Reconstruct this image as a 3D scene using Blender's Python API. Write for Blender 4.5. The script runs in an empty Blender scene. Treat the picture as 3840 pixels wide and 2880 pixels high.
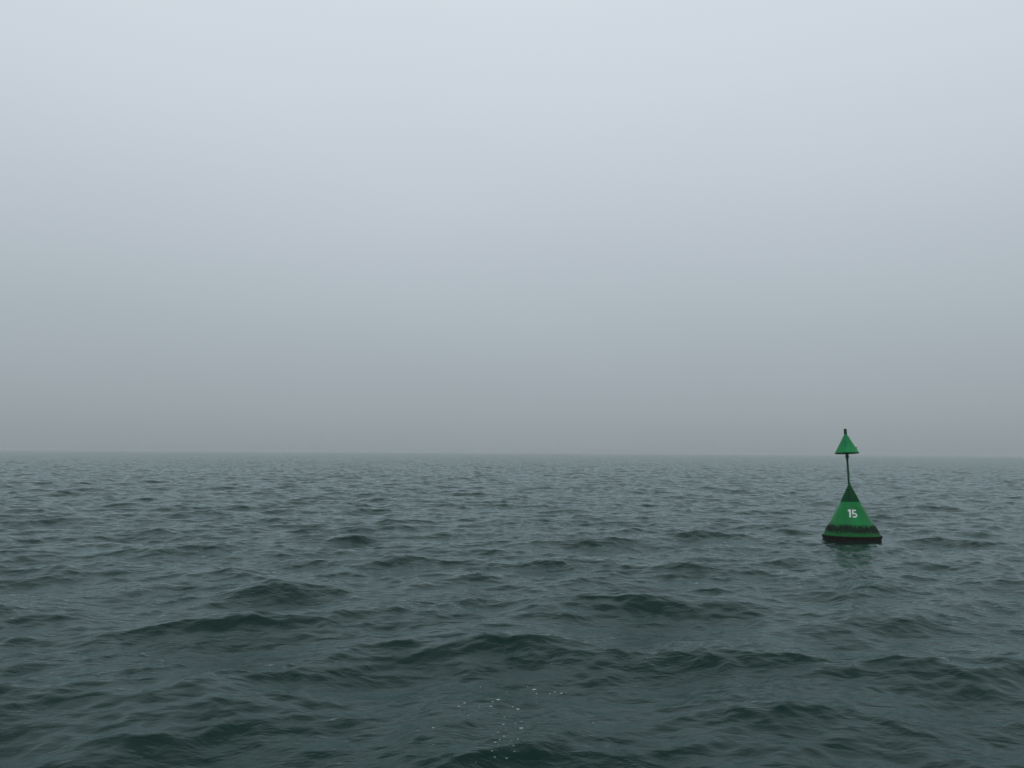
import bpy, bmesh, math, random
import numpy as np
from mathutils import Matrix, Vector

R = math.radians
SEED = 21
PI = math.pi
rng = np.random.default_rng(SEED)
random.seed(15)

sc = bpy.context.scene
col = sc.collection

# ------------------------------------------------------------------ camera
CAM_H = 2.5
FPX = 773.0                                   # focal length in pixels of a 1024 wide picture
PITCH = R(5.04)
ROLL = R(0.33)
cd = bpy.data.cameras.new('camera')
cam = bpy.data.objects.new('camera', cd)
col.objects.link(cam)
cd.sensor_width = 36.0
cd.lens = 36.0 * FPX / 1024.0
cd.clip_start = 0.05
cd.clip_end = 20000.0
CAM_M = Matrix.Translation((0, 0, CAM_H)) @ Matrix.Rotation(R(90) + PITCH, 4, 'X') @ Matrix.Rotation(ROLL, 4, 'Z')
cam.matrix_world = CAM_M
sc.camera = cam


def on_water(px, py, z=0.0):
    """point where the line through a source pixel (3840 x 2880) meets the level z"""
    v = Vector(((px - 1920) / 3.75 / FPX, -(py - 1440) / 3.75 / FPX, -1.0))
    d = CAM_M.to_3x3() @ v
    t = (z - CAM_H) / d.z
    return Vector((0, 0, CAM_H)) + d * t


# ------------------------------------------------------------------ sky
SUN_EL, SUN_AZ = R(52), R(200)                # behind the camera, a little to the left
w = bpy.data.worlds.new("World")
sc.world = w
w.use_nodes = True
nt = w.node_tree
nt.nodes.clear()
N = nt.nodes.new
L = nt.links.new
out = N('ShaderNodeOutputWorld')
bg = N('ShaderNodeBackground')
bg.inputs['Strength'].default_value = 1.0
sky = N('ShaderNodeTexSky')
sky.sky_type = 'NISHITA'
sky.sun_disc = False
sky.sun_elevation = SUN_EL
sky.sun_rotation = SUN_AZ
sky.dust_density = 4.0
bg2 = N('ShaderNodeBackground')
bg2.inputs['Strength'].default_value = 0.05
L(sky.outputs[0], bg2.inputs['Color'])
tc = N('ShaderNodeTexCoord')
sep = N('ShaderNodeSeparateXYZ')
L(tc.outputs['Generated'], sep.inputs[0])
# faint unevenness of the fog deck
mp = N('ShaderNodeMapping')
mp.inputs['Scale'].default_value = (1.0, 1.0, 3.0)
L(tc.outputs['Generated'], mp.inputs[0])
nz = N('ShaderNodeTexNoise')
nz.inputs['Scale'].default_value = 1.6
nz.inputs['Detail'].default_value = 2.0
L(mp.outputs[0], nz.inputs['Vector'])
ma = N('ShaderNodeMath'); ma.operation = 'MULTIPLY_ADD'
L(nz.outputs['Fac'], ma.inputs[0]); ma.inputs[1].default_value = 0.06; ma.inputs[2].default_value = -0.03
mb = N('ShaderNodeMath'); mb.operation = 'ADD'
L(sep.outputs['Z'], mb.inputs[0]); L(ma.outputs[0], mb.inputs[1])
ramp = N('ShaderNodeValToRGB')
L(mb.outputs[0], ramp.inputs[0])


def s2l(c):
    return tuple(((v / 255 + .055) / 1.055) ** 2.4 if v > 10 else v / 255 / 12.92 for v in c) + (1,)


# overcast fog: dull at the horizon, bright overhead (position = sine of elevation)
SKY = [(0.0, (143, 154, 157)), (0.012, (147, 157, 161)), (0.06, (156, 166, 172)), (0.164, (171, 181, 188)),
       (0.327, (195, 204, 213)), (0.42, (205, 214, 222)), (0.53, (213, 222, 230)), (1.0, (221, 229, 236))]
cr = ramp.color_ramp
while len(cr.elements) > 1:
    cr.elements.remove(cr.elements[-1])
cr.elements[0].position = 0.0
cr.elements[0].color = s2l(SKY[0][1])
for p, c in SKY[1:]:
    e = cr.elements.new(p)
    e.color = s2l(c)
L(ramp.outputs[0], bg.inputs['Color'])
mix = N('ShaderNodeMixShader')
mix.inputs[0].default_value = 0.03
L(bg.outputs[0], mix.inputs[1])
L(bg2.outputs[0], mix.inputs[2])
L(mix.outputs[0], out.inputs['Surface'])

# ------------------------------------------------------------------ sun, spread out by the fog
sd = bpy.data.lights.new('sun', 'SUN')
sd.energy = 0.5
sd.angle = R(60)
sd.color = (1.0, 0.97, 0.93)
so = bpy.data.objects.new('sun', sd)
col.objects.link(so)
dirv = Vector((math.sin(SUN_AZ) * math.cos(SUN_EL), math.cos(SUN_AZ) * math.cos(SUN_EL), math.sin(SUN_EL)))
so.rotation_euler = dirv.to_track_quat('Z', 'Y').to_euler()

sc.view_settings.view_transform = 'Standard'
sc.view_settings.look = 'None'
sc.view_settings.exposure = 0.0
sc.view_settings.gamma = 1.0
sc.view_settings.use_curve_mapping = False
try:
    sc.cycles.volume_bounces = 2
    sc.cycles.max_bounces = 8
except Exception:
    pass


# ------------------------------------------------------------------ node helper
class Mat:
    def __init__(s, name):
        s.m = bpy.data.materials.new(name)
        s.m.use_nodes = True
        s.t = s.m.node_tree
        s.t.nodes.clear()
        s.out = s.n('ShaderNodeOutputMaterial')
        s.b = s.n('ShaderNodeBsdfPrincipled')
        s.t.links.new(s.b.outputs[0], s.out.inputs['Surface'])
        s.tc = s.n('ShaderNodeTexCoord')

    def n(s, k):
        return s.t.nodes.new(k)

    def l(s, a, b):
        s.t.links.new(a, b)

    def val(s, sock, v):
        if hasattr(v, 'is_output') or isinstance(v, bpy.types.NodeSocket):
            s.l(v, sock)
        else:
            sock.default_value = v

    def math(s, op, a, b=0.0, c=None, clamp=False):
        m = s.n('ShaderNodeMath'); m.operation = op; m.use_clamp = clamp
        s.val(m.inputs[0], a); s.val(m.inputs[1], b)
        if c is not None:
            s.val(m.inputs[2], c)
        return m.outputs[0]

    def mapping(s, scale=(1, 1, 1), rot=(0, 0, 0), loc=(0, 0, 0), src=None):
        m = s.n('ShaderNodeMapping')
        s.l(src or s.tc.outputs['Object'], m.inputs[0])
        m.inputs['Scale'].default_value = scale
        m.inputs['Rotation'].default_value = rot
        m.inputs['Location'].default_value = loc
        return m.outputs[0]

    def noise(s, vec, scale=1.0, detail=3.0, rough=0.55, distortion=0.0):
        m = s.n('ShaderNodeTexNoise')
        s.l(vec, m.inputs['Vector'])
        m.inputs['Scale'].default_value = scale
        m.inputs['Detail'].default_value = detail
        m.inputs['Roughness'].default_value = rough
        m.inputs['Distortion'].default_value = distortion
        return m.outputs['Fac']

    def mix(s, f, a, b):
        m = s.n('ShaderNodeMix'); m.data_type = 'RGBA'
        s.val(m.inputs[0], f)
        for i, v in ((6, a), (7, b)):
            if isinstance(v, tuple):
                m.inputs[i].default_value = v if len(v) == 4 else v + (1,)
            else:
                s.l(v, m.inputs[i])
        return m.outputs[2]

    def smooth(s, v, lo, hi, a=0.0, b=1.0):
        m = s.n('ShaderNodeMapRange'); m.interpolation_type = 'SMOOTHSTEP'
        s.l(v, m.inputs[0])
        m.inputs[1].default_value = lo; m.inputs[2].default_value = hi
        m.inputs[3].default_value = a; m.inputs[4].default_value = b
        return m.outputs[0]

    def bump(s, h, dist, strength=1.0, normal=None):
        m = s.n('ShaderNodeBump')
        s.val(m.inputs['Strength'], strength)
        m.inputs['Distance'].default_value = dist
        s.l(h, m.inputs['Height'])
        if normal:
            s.l(normal, m.inputs['Normal'])
        return m.outputs[0]


# ------------------------------------------------------------------ haze
hz = bmesh.new()
bmesh.ops.create_cube(hz, size=1.0)
me = bpy.data.meshes.new('haze')
hz.to_mesh(me); hz.free()
haze = bpy.data.objects.new('haze', me)
col.objects.link(haze)
ZB, ZT = -2.2, 4.6
haze.scale = (26000, 26000, ZT - ZB)
haze.location = (0, 0, (ZB + ZT) / 2)
haze['kind'] = 'stuff'
hm = bpy.data.materials.new('haze')
hm.use_nodes = True
hm.node_tree.nodes.clear()
ho = hm.node_tree.nodes.new('ShaderNodeOutputMaterial')
hv = hm.node_tree.nodes.new('ShaderNodeVolumePrincipled')
hv.inputs['Density'].default_value = 0.0011
hv.inputs['Color'].default_value = (0.735, 0.765, 0.76, 1)
hv.inputs['Anisotropy'].default_value = 0.0
hm.node_tree.links.new(hv.outputs[0], ho.inputs['Volume'])
me.materials.append(hm)

# ------------------------------------------------------------------ sea: a sum of wind waves
NW = 300
lam = np.exp(np.linspace(np.log(7.0), np.log(0.11), NW)) * np.exp(rng.normal(0, 0.012, NW))
k = 2 * PI / lam
octs = np.log2(7.0 / 0.11) / NW                       # octaves per component


def slope_var(l):                                     # slope variance carried per octave
    pk = 0.0105 * np.exp(-(np.log2(l / 2.6) / 0.65) ** 2)
    tail = 0.0088 * (1 / (1 + (l / 1.2) ** 4)) * (1 / (1 + (0.14 / l) ** 2))
    return pk + tail


amp = np.sqrt(2 * slope_var(lam) * octs) / k
spread = np.where(lam > 1.6, R(42), np.where(lam > 0.7, R(50), R(60)))
ang = R(-90 + 4) + rng.normal(0, 1, NW) * spread      # travel towards the camera
kx, ky = np.cos(ang), np.sin(ang)
ph = rng.uniform(0, 2 * PI, NW)
CHOP = 1.12


PX = 0.00793                                           # metres to one source pixel at the buoy
foot = on_water(3195, 2034)
by = foot.y + 0.85
bx = foot.x * by / foot.y


def calm(X, Y, dz):
    """the buoy rides the waves: the water close round it is flatter and carries its small ring ripples"""
    d = np.sqrt((X - bx) ** 2 + (Y - by) ** 2)
    f = np.exp(-(d / 1.35) ** 4)
    e = np.clip(d - 0.75, 0, None)
    ring = 0.009 * np.cos(2 * PI * e / 0.27) * np.exp(-e / 0.55) * (0.6 + 0.4 * np.sin(3 * np.arctan2(Y - by, X - bx)))
    return (dz * (1 - 0.8 * f) - 0.02 * f + ring * (d > 0.7)).astype(dz.dtype)


def waves(X, Y, S=None):
    """displacement of the points X, Y; S = local mesh spacing, drops waves the mesh cannot carry"""
    dx = np.zeros_like(X); dy = np.zeros_like(X); dz = np.zeros_like(X)
    for i in range(NW):
        if S is not None:
            wt = np.clip((lam[i] / S - 1.8) / 1.4, 0, 1).astype(np.float32)[:, None]
            n = int(np.count_nonzero(wt[:, 0] > 0))
            if n == 0:
                continue
            a = np.float32(amp[i]) * wt[:n]
            x, y = X[:n], Y[:n]
        else:
            n = len(X); a = amp[i]; x, y = X, Y
        p = np.float32(k[i] * kx[i]) * x + np.float32(k[i] * ky[i]) * y + np.float32(ph[i])
        c = np.cos(p); s = np.sin(p)
        dz[:n] += a * c
        a = a * CHOP
        dx[:n] -= a * np.float32(kx[i]) * s
        dy[:n] -= a * np.float32(ky[i]) * s
    return dx, dy, dz


def wave_z(x, y):
    """height of the water above the points x, y (undoing the sideways shift)"""
    u, v = x, y
    for _ in range(7):
        a, b, c = waves(u, v)
        u, v = x - a, y - b
    return c


def hit_water(px, py):
    """first point of the waves met by the line through a source pixel"""
    p0, p1 = on_water(px, py, 0.30), on_water(px, py, -0.30)
    t = np.linspace(0, 1, 160)
    x, y, z = (p0[i] + (p1[i] - p0[i]) * t for i in range(3))
    h = wave_z(x, y)
    n = int(np.argmax(z <= h))
    return Vector((x[n], y[n], h[n]))


# rings about the boat: spacing grows with distance; the innermost rings have half as many columns
def rings(r, end, f):
    o = []
    while r < end:
        o.append(r)
        r += f(r)
    return o


R1, R2 = 16.0, 64.0
ra = rings(0.3, 4.4, lambda r: 0.12) + rings(4.4, R1, lambda r: 0.030 + 0.0012 * (r - 4.4))
rb = rings(R1, R2, lambda r: 0.052 + 0.0023 * (r - R1))
rc = rings(R2, 250, lambda r: 0.172 + 0.0023 * (r - R2)) + rings(250, 1000, lambda r: 0.62 * (r / 250) ** 1.5) + \
    rings(1000, 12500, lambda r: 5.2 * (r / 1000) ** 2.2)
DT = 0.0018
inner = np.arange(-R(38.5), R(38.5), DT)              # about the view; 0 = straight ahead (+Y)
side = []
t, d = inner[-1], DT
while t < PI - 0.05:
    d = min(d * 1.25, 0.06)
    t += d
    side.append(t)
side = np.array(side[:-1])
th = np.concatenate([-side[::-1], inner, side])
if len(th) % 2:
    th = th[:-1]
thA = th[::2]
rA = np.array(ra)
rB = np.array(rb + rc)


def zone(rr, tt, dt):
    X = (rr[:, None] * np.sin(tt)[None, :]).astype(np.float32)
    Y = (rr[:, None] * np.cos(tt)[None, :]).astype(np.float32)
    S = np.maximum(np.gradient(rr), 0.6 * rr * dt)
    S[rr < 4.5] = 0.05
    S = np.maximum.accumulate(S).astype(np.float32)
    a, b, c = waves(X, Y, S)
    lost = np.clip((lam[None, :] / S[:, None] - 1.8) / 1.4, 0, 1)
    lost = ((1 - lost ** 2) * (amp * k)[None, :] ** 2 / 2).sum(1)      # slope variance left to the surface normal
    c = calm(X + a, Y + b, c)
    return np.stack([X + a, Y + b, c], axis=-1), np.repeat(np.sqrt(lost), len(tt))


cA, lA = zone(rA, thA, DT * 2)
cB, lB = zone(rB, th, DT)
nA, mA = len(rA), len(thA)
nB, mB = len(rB), len(th)
iA = np.arange(nA * mA, dtype=np.int32).reshape(nA, mA)
iB = np.arange(nB * mB, dtype=np.int32).reshape(nB, mB) + nA * mA
ctr = nA * mA + nB * mB


def quads(ix):
    nx = np.roll(ix, -1, axis=1)
    return np.stack([ix[:-1], ix[1:], nx[1:], nx[:-1]], axis=-1).reshape(-1, 4)


qA, qB = quads(iA), quads(iB)
top, bot = iB[0], iA[-1]
pent = np.stack([bot, top[::2], top[1::2], np.roll(top, -2)[::2], np.roll(bot, -1)], axis=-1)
fan = np.stack([np.full(mA, ctr, np.int32), iA[0], np.roll(iA[0], -1)], axis=-1)
co = np.concatenate([cA.reshape(-1, 3), cB.reshape(-1, 3), np.zeros((1, 3))]).astype(np.float32)
loops = np.concatenate([p[:, ::-1].ravel() for p in (qA, qB, pent, fan)]).astype(np.int32)   # faces look up
sizes = np.concatenate([np.full(len(qA) + len(qB), 4), np.full(len(pent), 5), np.full(len(fan), 3)])
starts = np.concatenate([[0], np.cumsum(sizes)[:-1]]).astype(np.int32)
print('sea faces', len(sizes), nA, mA, nB, mB)
me = bpy.data.meshes.new('sea')
me.vertices.add(len(co))
me.vertices.foreach_set('co', co.ravel())
me.loops.add(len(loops))
me.loops.foreach_set('vertex_index', loops)
me.polygons.add(len(starts))
me.polygons.foreach_set('loop_start', starts)
me.polygons.foreach_set('use_smooth', np.ones(len(starts), bool))
me.update(calc_edges=True)
at_ = me.attributes.new('fine_slope', 'FLOAT', 'POINT')
at_.data.foreach_set('value', np.concatenate([lA, lB, [0.05]]).astype(np.float32))
sea = bpy.data.objects.new('sea', me)
col.objects.link(sea)
sea['kind'] = 'structure'

WATER_BODY = (0.0005, 0.0165, 0.0112, 1)
WATER_TINT = (0.87, 0.985, 0.985, 1)
W = Mat('sea_water')
W.t.nodes.remove(W.b)
obj = W.tc.outputs['Object']
gust = W.smooth(W.noise(W.mapping((0.16, 0.28, 0.2)), 1.0, 2.0), 0.35, 0.65, 0.35, 1.1)
r1 = W.noise(W.mapping((3.0, 4.6, 1), rot=(0, 0, R(9))), 1.0, 2.0, 0.5, 0.6)
r2 = W.noise(W.mapping((9.0, 15.0, 1), rot=(0, 0, R(-14)), loc=(3, 7, 0)), 1.0, 3.0, 0.6, 0.5)
b1 = W.bump(r1, 0.045, 0.6)
b2 = W.bump(r2, 0.016, W.math('MULTIPLY', gust, 0.9), b1)
# waves too short for the mesh tilt the normal by the slope they would have had
fs = W.n('ShaderNodeAttribute'); fs.attribute_name = 'fine_slope'
nv = W.n('ShaderNodeTexNoise')
W.l(W.mapping((1.7, 3.2, 1), rot=(0, 0, R(9))), nv.inputs['Vector'])
nv.inputs['Scale'].default_value = 1.0
nv.inputs['Detail'].default_value = 2.0
def vec(op, a, b):
    v = W.n('ShaderNodeVectorMath'); v.operation = op
    for i, q in enumerate((a, b)):
        if isinstance(q, tuple):
            v.inputs[i].default_value = q
        elif q is not None:
            W.l(q, v.inputs[i])
    return v.outputs[0]
tilt = vec('MULTIPLY', vec('SUBTRACT', nv.outputs['Color'], (0.5, 0.5, 0.5)), (4.2, 6.6, 0.0))
sc_ = W.n('ShaderNodeVectorMath'); sc_.operation = 'SCALE'
W.l(tilt, sc_.inputs[0]); W.l(fs.outputs['Fac'], sc_.inputs[3])
b2 = vec('NORMALIZE', vec('ADD', b2, sc_.outputs[0]), None)
deep = W.n('ShaderNodeBsdfDiffuse')                    # light coming back up out of the green water
deep.inputs['Color'].default_value = WATER_BODY
gloss = W.n('ShaderNodeBsdfGlossy')
gloss.inputs['Color'].default_value = WATER_TINT
gloss.inputs['Roughness'].default_value = 0.09
fre = W.n('ShaderNodeFresnel')
fre.inputs['IOR'].default_value = 1.195
for q in (deep, gloss, fre):
    W.l(b2, q.inputs['Normal'])
mx = W.n('ShaderNodeMixShader')
W.l(fre.outputs[0], mx.inputs[0]); W.l(deep.outputs[0], mx.inputs[1]); W.l(gloss.outputs[0], mx.inputs[2])
W.l(mx.outputs[0], W.out.inputs['Surface'])
me.materials.append(W.m)


# ------------------------------------------------------------------ object helpers
def link(name, bm, mat, parent=None, smooth=False, **props):
    bmesh.ops.recalc_face_normals(bm, faces=bm.faces)
    me = bpy.data.meshes.new(name)
    bm.to_mesh(me); bm.free()
    if smooth:
        me.polygons.foreach_set('use_smooth', [True] * len(me.polygons))
        me.set_sharp_from_angle(angle=R(35))
    me.materials.append(mat)
    o = bpy.data.objects.new(name, me)
    col.objects.link(o)
    if parent:
        o.parent = parent
    for a, b in props.items():
        o[a] = b
    return o


def lathe(bm, prof, seg=64, wob=None, M=None):
    """revolve (radius, z) pairs; radius 0 closes the end"""
    rows = []
    for r, z in prof:
        if r < 1e-6:
            rows.append([bm.verts.new((0, 0, z))])
            continue
        row = []
        for i in range(seg):
            a = 2 * PI * i / seg
            rr, zz = (r, z) if wob is None else wob(r, z, a)
            row.append(bm.verts.new((rr * math.cos(a), rr * math.sin(a), zz)))
        rows.append(row)
    for p, q in zip(rows, rows[1:]):
        for i in range(seg):
            j = (i + 1) % seg
            if len(p) == 1 and len(q) == 1:
                continue
            if len(p) == 1:
                bm.faces.new((p[0], q[i], q[j]))
            elif len(q) == 1:
                bm.faces.new((p[i], q[0], p[j]))
            else:
                bm.faces.new((p[i], q[i], q[j], p[j]))
    if M is not None:
        bmesh.ops.transform(bm, matrix=M, verts=[v for row in rows for v in row])
    return rows


def prism(bm, pts, thick, M=None):
    """flat outline in the x-z plane given a thickness along y"""
    a = [bm.verts.new((x, -thick / 2, z)) for x, z in pts]
    b = [bm.verts.new((x, thick / 2, z)) for x, z in pts]
    bm.faces.new(a); bm.faces.new(b[::-1])
    n = len(pts)
    for i in range(n):
        bm.faces.new((a[i], b[i], b[(i + 1) % n], a[(i + 1) % n]))
    if M is not None:
        bmesh.ops.transform(bm, matrix=M, verts=a + b)


# ------------------------------------------------------------------ buoy materials
def green_paint(name, base=(0.0004, 0.160, 0.036), algae=False, strip=False, rust=0.0, rough=0.33):
    m = Mat(name)
    g = m.tc.outputs['Object']
    s = m.n('ShaderNodeSeparateXYZ'); m.l(g, s.inputs[0])
    x, y, z = s.outputs
    big = m.noise(g, 2.2, 4.0, 0.6)
    fine = m.noise(m.mapping((9, 9, 2.5)), 2.0, 5.0, 0.65)
    c = m.mix(m.smooth(big, 0.3, 0.7), tuple(v * 0.82 for v in base), tuple(min(1, v * 1.15 + 0.004) for v in base))
    c = m.mix(m.smooth(fine, 0.62, 0.8, 0, 0.45), c, (base[0] * .5 + .004, base[1] * .55, base[2] * .6, 1))
    ro = m.smooth(fine, 0.3, 0.8, rough - .06, rough + .14)
    if strip:                                          # band of bluer paint down the topmark
        sx = m.math('ABSOLUTE', m.math('ADD', x, 0.025))
        f = m.math('MULTIPLY', m.smooth(sx, 0.012, 0.036, 1, 0), m.math('LESS_THAN', y, 0))
        f = m.math('MULTIPLY', f, m.math('MULTIPLY', m.smooth(z, 0.13, 0.2), m.smooth(z, 0.46, 0.52, 1, 0)))
        c = m.mix(m.math('MULTIPLY', f, 0.75), c, (0.003, 0.10, 0.10, 1))
    if rust:
        rf = m.noise(m.mapping((14, 14, 5)), 1.0, 5.0, 0.7)
        near = m.smooth(m.math('ABSOLUTE', x), 0.015, 0.075, 1, 0)
        hz_ = m.math('MULTIPLY', m.smooth(z, 0.05, 0.25), m.smooth(z, 0.3, 0.42, 1, 0))
        f = m.math('MULTIPLY', m.math('MULTIPLY', m.smooth(rf, 0.42, 0.6), near), m.math('MULTIPLY', hz_, rust))
        c = m.mix(f, c, (0.07, 0.022, 0.008, 1))
    if algae:
        # ragged belt of dark growth with a greener slimy fringe under it (z = 0 at the rim)
        an = m.n('ShaderNodeMath'); an.operation = 'ARCTAN2'
        m.l(y, an.inputs[0]); m.l(x, an.inputs[1])
        cmb = m.n('ShaderNodeCombineXYZ')
        m.l(m.math('MULTIPLY', an.outputs[0], 17.0), cmb.inputs[0]); m.l(m.math('MULTIPLY', z, 9.0), cmb.inputs[1])
        rag = m.noise(cmb.outputs[0], 1.0, 6.0, 0.72)
        low = m.noise(g, 1.7, 1.0, 0.5)
        edge = m.math('ADD', m.math('MULTIPLY', m.math('SUBTRACT', rag, 0.5), 0.55), m.math('MULTIPLY', m.math('SUBTRACT', low, 0.5), 0.12))
        zz = m.math('ADD', z, edge)
        top = m.smooth(zz, 0.275, 0.355, 1, 0)
        bot = m.smooth(zz, 0.075, 0.135)
        belt = m.math('MULTIPLY', top, bot)
        slime = m.smooth(zz, 0.06, 0.13, 1, 0)
        blot = m.noise(g, 16.0, 4.0, 0.7)
        dark = m.mix(m.smooth(blot, 0.35, 0.7), (0.003, 0.0045, 0.005, 1), (0.008, 0.012, 0.009, 1))
        c = m.mix(m.math('MULTIPLY', slime, m.smooth(blot, 0.25, 0.6, 0.25, 0.85)), c, (0.006, 0.085, 0.014, 1))
        c = m.mix(m.math('MULTIPLY', slime, m.smooth(rag, 0.52, 0.7, 0, 0.8)), c, (0.012, 0.02, 0.008, 1))
        c = m.mix(m.math('MULTIPLY', belt, 0.93), c, dark)
        grown = m.math('MAXIMUM', belt, slime)
        rr = m.n('ShaderNodeMix'); rr.data_type = 'FLOAT'
        m.l(grown, rr.inputs[0]); m.l(ro, rr.inputs[2]); rr.inputs[3].default_value = 0.7
        ro = rr.outputs[0]
        m.l(m.bump(m.math('MULTIPLY', blot, grown), 0.02, 0.8), m.b.inputs['Normal'])
    else:
        m.l(m.bump(fine, 0.002, 0.5), m.b.inputs['Normal'])
    m.l(c, m.b.inputs['Base Color'])
    m.l(ro, m.b.inputs['Roughness'])
    m.b.inputs['IOR'].default_value = 1.21
    return m.m


def growth_mat(name, a, b, rough=0.8, scale=22):
    m = Mat(name)
    n1 = m.noise(m.mapping((1, 1, 0.5)), scale, 5.0, 0.7)
    m.l(m.mix(m.smooth(n1, 0.3, 0.7), a + (1,), b + (1,)), m.b.inputs['Base Color'])
    m.b.inputs['Roughness'].default_value = rough
    m.b.inputs['IOR'].default_value = 1.2
    m.l(m.bump(n1, 0.03, 0.9), m.b.inputs['Normal'])
    return m.m


M_body = green_paint('green_hull_paint', algae=True)
M_top = green_paint('green_topmark_paint', base=(0.0005, 0.190, 0.050), strip=True, rough=0.42)
M_fin = green_paint('green_fin_paint', base=(0.0004, 0.080, 0.022), rust=1.0, rough=0.55)
M_pole = green_paint('green_pole_paint', base=(0.0006, 0.058, 0.022), rough=0.5)
M_skirt = growth_mat('mussels_and_weed', (0.006, 0.004, 0.003), (0.020, 0.012, 0.008))
M_weed = growth_mat('dark_weed', (0.003, 0.005, 0.003), (0.008, 0.015, 0.006), 0.6)
M_white = Mat('white_number_paint')
wn = M_white.noise(M_white.tc.outputs['Object'], 30.0, 4.0, 0.6)
M_white.l(M_white.mix(M_white.smooth(wn, 0.35, 0.8), (0.62, 0.64, 0.64, 1), (0.46, 0.50, 0.49, 1)), M_white.b.inputs['Base Color'])
M_white.b.inputs['Roughness'].default_value = 0.5
M_white = M_white.m

# ------------------------------------------------------------------ buoy (own axis upright, z = 0 at the rim)
buoy = bpy.data.objects.new('navigation_buoy', None)
col.objects.link(buoy)
buoy['label'] = 'green conical navigation buoy with white number 15 and cone topmark on its pole'
buoy['category'] = 'buoy'
WL = 0.09
buoy.location = (bx, by, WL + 0.02)
# leans a little to the left and away from the camera
aim = math.atan2(bx, by)
buoy.matrix_world = (Matrix.Translation((bx, by, WL + 0.02)) @ Matrix.Rotation(-aim, 4, 'Z')
                     @ Matrix.Rotation(R(-0.8), 4, 'Y') @ Matrix.Rotation(R(-1.8), 4, 'X')
                     @ Matrix.Diagonal((0.915, 0.915, 1, 1)))

RB, RT, HB = 0.866, 0.302, 0.97


def rad(z):
    return RB + (RT - RB) * z / HB


bm = bmesh.new()
prof = [(RB - .004, 0.0), (RB, 0.012)] + [(rad(z), z) for z in np.linspace(0.05, HB - 0.02, 14)] + \
       [(rad(HB - .006), HB - .006), (RT - .012, HB), (RT * .5, HB + .003), (0, HB + .004)]
lathe(bm, prof, 96)
body = link('float_body', bm, M_body, buoy, True)

# weld bead where the top plate meets the cone
bm = bmesh.new()
lathe(bm, [(RT - .022, HB + .002), (RT - .012, HB + .012), (RT - .001, HB + .012), (RT + .009, HB + .003), (RT + .011, HB - .010), (RT + .010, HB - .02)], 96)
link('weld_rim', bm, M_top, body, True)

# skirt: overgrown cylinder that goes down into the water
def wobble(r, z, a):
    n = (math.sin(a * 23 + z * 31) + math.sin(a * 41 - z * 57 + 1) + math.sin(a * 67 + z * 13 + 2)
         + 0.8 * math.sin(a * 97 + 4 * math.sin(a * 5)))
    return r + 0.0055 * n, z + 0.004 * math.sin(a * 53 + 1.5) + 0.004 * math.sin(a * 29)
bm = bmesh.new()
lathe(bm, [(RB - .03, 0.004), (RB + .008, 0.008), (RB + .022, -0.012), (RB + .012, -0.035), (RB - .004, -0.06), (RB - .012, -0.10),
           (RB - .012, -0.16), (RB - .01, -0.3), (RB - .02, -0.55), (0, -0.6)], 220, wobble)
skirt = link('skirt', bm, M_skirt, buoy, True)

# hanging weed and growth: too fine to count
bm = bmesh.new()
def blade(base, out_n, length, wid, droop):
    t = Vector((-out_n.y, out_n.x, 0)).normalized()
    p0, p1 = base - t * wid / 2, base + t * wid / 2
    tip = base + out_n * droop + Vector((0, 0, -length)) + t * random.uniform(-wid, wid)
    v = [bm.verts.new(p0), bm.verts.new(p1), bm.verts.new(tip), bm.verts.new(base + out_n * droop * 1.5)]
    bm.faces.new((v[0], v[1], v[3])); bm.faces.new((v[0], v[3], v[2])); bm.faces.new((v[1], v[2], v[3]))
for i in range(1500):
    a = random.uniform(0, 2 * PI)
    z = random.uniform(0.12, 0.30)
    n = Vector((math.cos(a), math.sin(a), 0))
    blade(n * (rad(z) - 0.001) + Vector((0, 0, z)), n, random.uniform(.008, .025), random.uniform(.006, .014), random.uniform(.004, .012))
for i in range(900):
    a = random.uniform(0, 2 * PI)
    z = random.uniform(-0.02, 0.012)
    n = Vector((math.cos(a), math.sin(a), 0))
    blade(n * (RB + .006) + Vector((0, 0, z)), n, random.uniform(.02, .07), random.uniform(.01, .028), random.uniform(.006, .022))
link('weed_growth', bm, M_weed, buoy, kind='stuff')

# four upright plates that carry the cone on to a point
FH = 0.52
for i in range(4):
    bm = bmesh.new()
    M = Matrix.Translation((0, 0, HB + .004)) @ Matrix.Rotation(R(90 * i + 7), 4, 'Z')
    top = FH + (0.055 if i == 0 else 0.0)
    prism(bm, [(0.020, 0), (RT - .012, 0.006), (RT - .018, .03), (0.034, FH - .005), (0.030, top), (0.008, top)], 0.012, None)
    bmesh.ops.bevel(bm, geom=bm.edges, offset=0.0015, segments=1, affect='EDGES')
    f = link('fin', bm, M_fin, buoy)
    f.matrix_local = M

# pole and socket, set a degree further over than the hull
PM = Matrix.Translation((-0.004, 0, HB)) @ Matrix.Rotation(R(-1.0), 4, 'Y') @ Matrix.Rotation(R(-1.4), 4, 'X')
def place(o, M):
    o.matrix_local = M
    return o
Z_S = FH + 0.752                                       # foot of the socket above the hull top
bm = bmesh.new()
lathe(bm, [(0, 0.01), (0.031, 0.01), (0.031, Z_S + .05), (0, Z_S + .05)], 24)
pole = place(link('pole', bm, M_pole, buoy, True), PM)
bm = bmesh.new()
lathe(bm, [(0.036, FH - .06), (0.040, FH - .055), (0.040, FH + .02), (0.036, FH + .03), (0.0315, FH + .03)], 24)
place(link('pole_collar', bm, M_fin, buoy, True), PM)
bm = bmesh.new()
lathe(bm, [(0.032, Z_S - .004), (0.040, Z_S), (0.047, Z_S + .03), (0.050, Z_S + .16), (0.050, Z_S + .19), (0, Z_S + .19)], 28)
socket = place(link('topmark_socket', bm, M_pole, buoy, True), PM)
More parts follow.
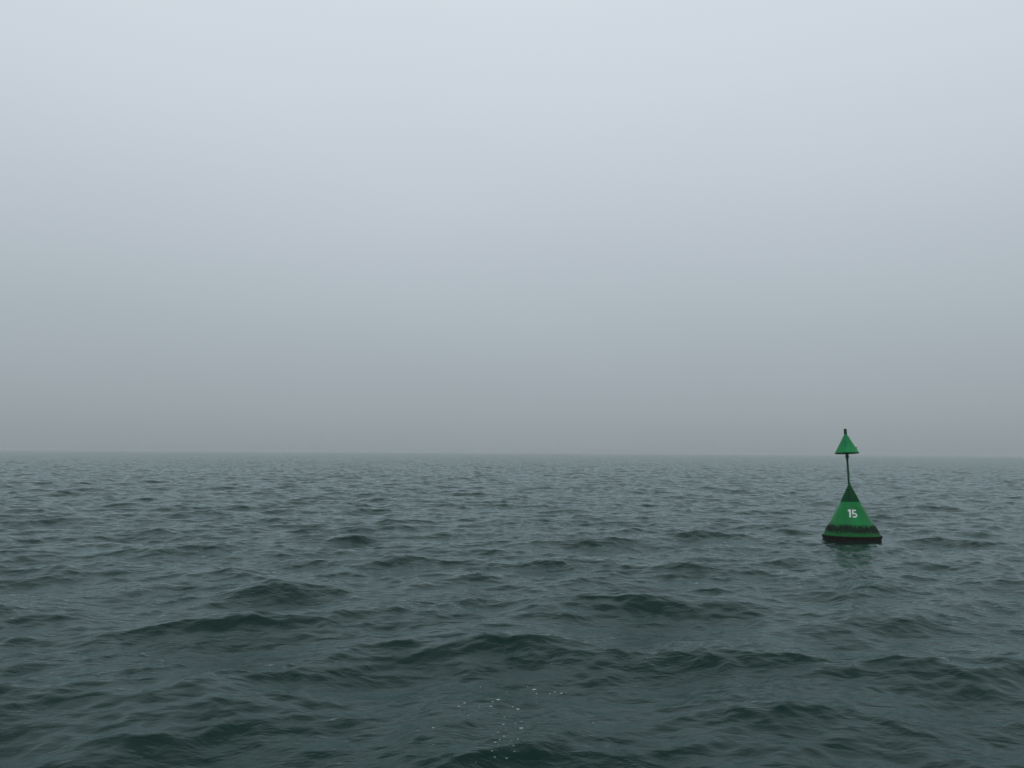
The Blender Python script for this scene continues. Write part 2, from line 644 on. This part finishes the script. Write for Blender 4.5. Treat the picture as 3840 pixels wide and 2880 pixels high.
for s in (-1, 1):
    bm = bmesh.new()
    Mb = Matrix.Translation((s * 0.048, -0.01, Z_S + .075)) @ Matrix.Rotation(R(90), 4, 'Y')
    lathe(bm, [(0, -.014), (0.012, -.014), (0.012, .014), (0, .014)], 6, M=Mb)
    b = link('bolt', bm, M_pole, socket)

# topmark cone, point up, and the stub of pipe through its tip
TR, TH = 0.374, 0.553
TM = PM @ Matrix.Translation((0, 0, Z_S + .178)) @ Matrix.Rotation(R(-0.5), 4, 'Y') @ Matrix.Rotation(R(-1.2), 4, 'X')
bm = bmesh.new()
lathe(bm, [(0, 0.012), (TR - .03, 0.012), (TR - .012, -0.004), (TR, -0.006), (TR + .002, 0.006)] +
      [(TR + (0.05 - TR) * t, TH * t) for t in (0.1, .25, .4, .55, .7, .85, .97)] + [(0.05, TH), (0.042, TH + .006), (0, TH + .006)], 72)
topmark = place(link('topmark_cone', bm, M_top, buoy, True), TM)
bm = bmesh.new()
TP = TH + .178
lathe(bm, [(0, TH - .02), (0.047, TH - .02), (0.047, TP - .004), (0.0435, TP), (0.034, TP), (0.033, TP - .05), (0, TP - .05)], 28)
place(link('top_pipe', bm, M_pole, buoy, True), TM)
# clips on the flank
def flank(t):
    return TR + (0.05 - TR) * t, TH * t
r_, z_ = flank(0.27)
bm = bmesh.new()
prism(bm, [(r_ - .02, z_ + .022), (r_ + .022, z_ + .012), (r_ + .034, z_ + .016), (r_ + .026, z_ - .016), (r_ + .012, z_ - .022), (r_ - .004, z_ - .02)], 0.02)
bmesh.ops.bevel(bm, geom=bm.edges, offset=0.002, segments=1, affect='EDGES')
link('lug', bm, M_pole, topmark)
r_, z_ = flank(0.84)
bm = bmesh.new()
prism(bm, [(r_ - .02, z_ + .02), (r_ + .008, z_ + .022), (r_ + .012, z_ - .006), (r_ - .002, z_ - .02)], 0.02)
link('lug', bm, M_pole, topmark)


# white number painted on the cone, laid on its curved side
SL = math.atan2(RB - RT, HB)                           # slope of the side
def on_cone(u, v, off=0.0035):
    """u = metres to the right, v = metres up the slant from the middle of the number"""
    L0 = 0.655                                         # height of the number's middle above the rim
    z = L0 + v * math.cos(SL)
    r = rad(z)
    a = -PI / 2 + u / r
    r += off * math.cos(SL)
    return (r * math.cos(a), r * math.sin(a), z + off * math.sin(SL))


def crop(px, py):
    """position read off the photograph: offsets from the hull axis"""
    s = 0.1688 * PX
    # undo the lean of the hull
    dx_, dy_ = px - 896, py - 727
    ca, sa = math.cos(R(2.6)), math.sin(R(2.6))
    return ((dx_ * ca - dy_ * sa) * s, -(dx_ * sa + dy_ * ca) * s / math.cos(SL) * 0.88)


def ribbon(pts, wid):
    bm = bmesh.new()
    n = len(pts)
    rows = []
    for i, p in enumerate(pts):
        p = Vector(p)
        d0 = (p - Vector(pts[i - 1])).normalized() if i else None
        d1 = (Vector(pts[i + 1]) - p).normalized() if i < n - 1 else None
        if d0 is None: d0 = d1
        if d1 is None: d1 = d0
        n0 = Vector((-d0.y, d0.x)); n1 = Vector((-d1.y, d1.x))
        m = (n0 + n1).normalized()
        h = wid / 2 / max(0.45, m.dot(n0))
        rows.append((bm.verts.new(on_cone(*(p + m * h))), bm.verts.new(on_cone(*(p - m * h)))))
    for a, b in zip(rows, rows[1:]):
        bm.faces.new((a[0], a[1], b[1], b[0]))
    return bm


five = [(1014, 649), (990, 649), (965, 649), (943, 649), (942, 680), (941, 705), (940, 733)]
cx, cy, rx_, ry_ = 982, 767, 43, 42
arc = [(cx + rx_ * math.cos(a), cy - ry_ * math.sin(a)) for a in np.linspace(R(118), R(-150), 22)]
W5 = 0.041
five_bm = ribbon([crop(*p) for p in five[:-1] + [(941, 728)] + arc], W5)
link('digit', five_bm, M_white, body, label='white figure 5')
bm = bmesh.new()
rowsL = [(866, 629), (866, 660), (866, 676), (866, 720), (866, 770), (867, 820)]
rowsR = [(900, 629), (900, 660), (900, 676), (901, 720), (902, 770), (903, 820)]
vl = [bm.verts.new(on_cone(*crop(*p))) for p in rowsL]
vr = [bm.verts.new(on_cone(*crop(*p))) for p in rowsR]
for i in range(5):
    bm.faces.new((vl[i], vl[i + 1], vr[i + 1], vr[i]))
f1 = bm.verts.new(on_cone(*crop(833, 655))); f2 = bm.verts.new(on_cone(*crop(837, 690)))
bm.faces.new((vl[0], f1, f2, vl[2], vl[1]))
bmesh.ops.triangulate(bm, faces=[f for f in bm.faces if len(f.verts) > 4])
link('digit', bm, M_white, body, label='white figure 1')

# ------------------------------------------------------------------ flecks of foam on the near water
M_foam = Mat('foam')
M_foam.b.inputs['Base Color'].default_value = (0.38, 0.43, 0.41, 1)
M_foam.b.inputs['Roughness'].default_value = 0.35
M_foam = M_foam.m
# read off the photograph: x, y, width in pixels of an enlarged view
FL = [(560, 490, 14), (1047, 483, 14), (1115, 514, 36), (1137, 557, 20), (1278, 557, 14), (1327, 540, 22), (1397, 556, 24),
      (1447, 550, 10), (828, 541, 9), (740, 620, 40), (683, 642, 20), (665, 690, 28), (548, 690, 11), (392, 659, 28),
      (333, 690, 24), (890, 696, 22), (945, 720, 34), (392, 750, 10), (432, 785, 18), (804, 797, 14), (982, 844, 16),
      (920, 865, 16), (795, 878, 22), (978, 916, 34), (825, 933, 9), (67, 914, 24), (738, 964, 17), (802, 999, 20),
      (948, 1025, 16), (757, 1038, 17), (880, 1040, 11), (710, 1062, 26), (743, 1080, 12), (857, 1069, 10), (899, 1100, 18),
      (676, 1158, 20), (911, 1156, 15), (705, 1215, 22), (828, 1230, 22), (510, 1267, 12), (1728, 858, 15), (1295, 246, 10),
      (70, 1091, 10)]


def bubbles(bm, n, spread, r):
    for i in range(n):
        a = random.uniform(0, 2 * PI); d = spread * math.sqrt(random.random())
        rr = r * random.uniform(0.6, 1.2)
        M = Matrix.Translation((math.cos(a) * d, math.sin(a) * d * 0.7, rr * 0.25)) @ Matrix.Diagonal((rr, rr, rr * 0.8, 1))
        bmesh.ops.create_icosphere(bm, subdivisions=1, radius=1.0, matrix=M)


protos = []
for kk in range(4):
    bm = bmesh.new()
    bubbles(bm, 9, 0.32, 0.22)
    protos.append(bm)
meshes = []
for kk, bm in enumerate(protos):
    o = link('foam_fleck', bm, M_foam, None, True)
    meshes.append(o.data)
    bpy.data.objects.remove(o)
ORD = ['leftmost', 'second', 'third', 'fourth', 'fifth', 'sixth', 'seventh', 'eighth', 'ninth', 'tenth', 'eleventh', 'twelfth']
ROWS = [(0, 600, 'in the farthest row of foam'), (600, 705, 'in the second farthest row of foam'),
        (705, 860, 'in the middle row of foam'), (860, 1010, 'in the foam row below the middle one'),
        (1010, 1110, 'in the second nearest row of foam'), (1110, 9999, 'in the nearest row of foam')]
names = {}
for lo, hi, where in ROWS:
    row = sorted((f[0], i) for i, f in enumerate(FL) if lo <= f[1] < hi)
    for n, (_, i) in enumerate(row):
        kind = 'large bright' if FL[i][2] >= 28 else 'small white' if FL[i][2] >= 15 else 'tiny faint'
        names[i] = kind + ' fleck, ' + (ORD[n] if n == 0 else ORD[n] + ' from the left') + ' ' + where
for i, (fx, fy, fw) in enumerate(FL):
    p = hit_water(1600 + fx * 0.3617, 2400 + fy * 0.3617)
    dist = (p - Vector((0, 0, CAM_H))).length
    size = fw * 0.3617 / 3.75 / FPX * dist * 1.0
    o = bpy.data.objects.new('foam_fleck', meshes[i % 4])
    col.objects.link(o)
    o.location = p
    o.rotation_euler = (0, 0, random.uniform(-0.5, 0.5))
    o.scale = (size * 1.15, size, size * 0.6)
    o['label'] = names[i]
    o['category'] = 'foam'
    o['group'] = 'flecks of foam on the near water'
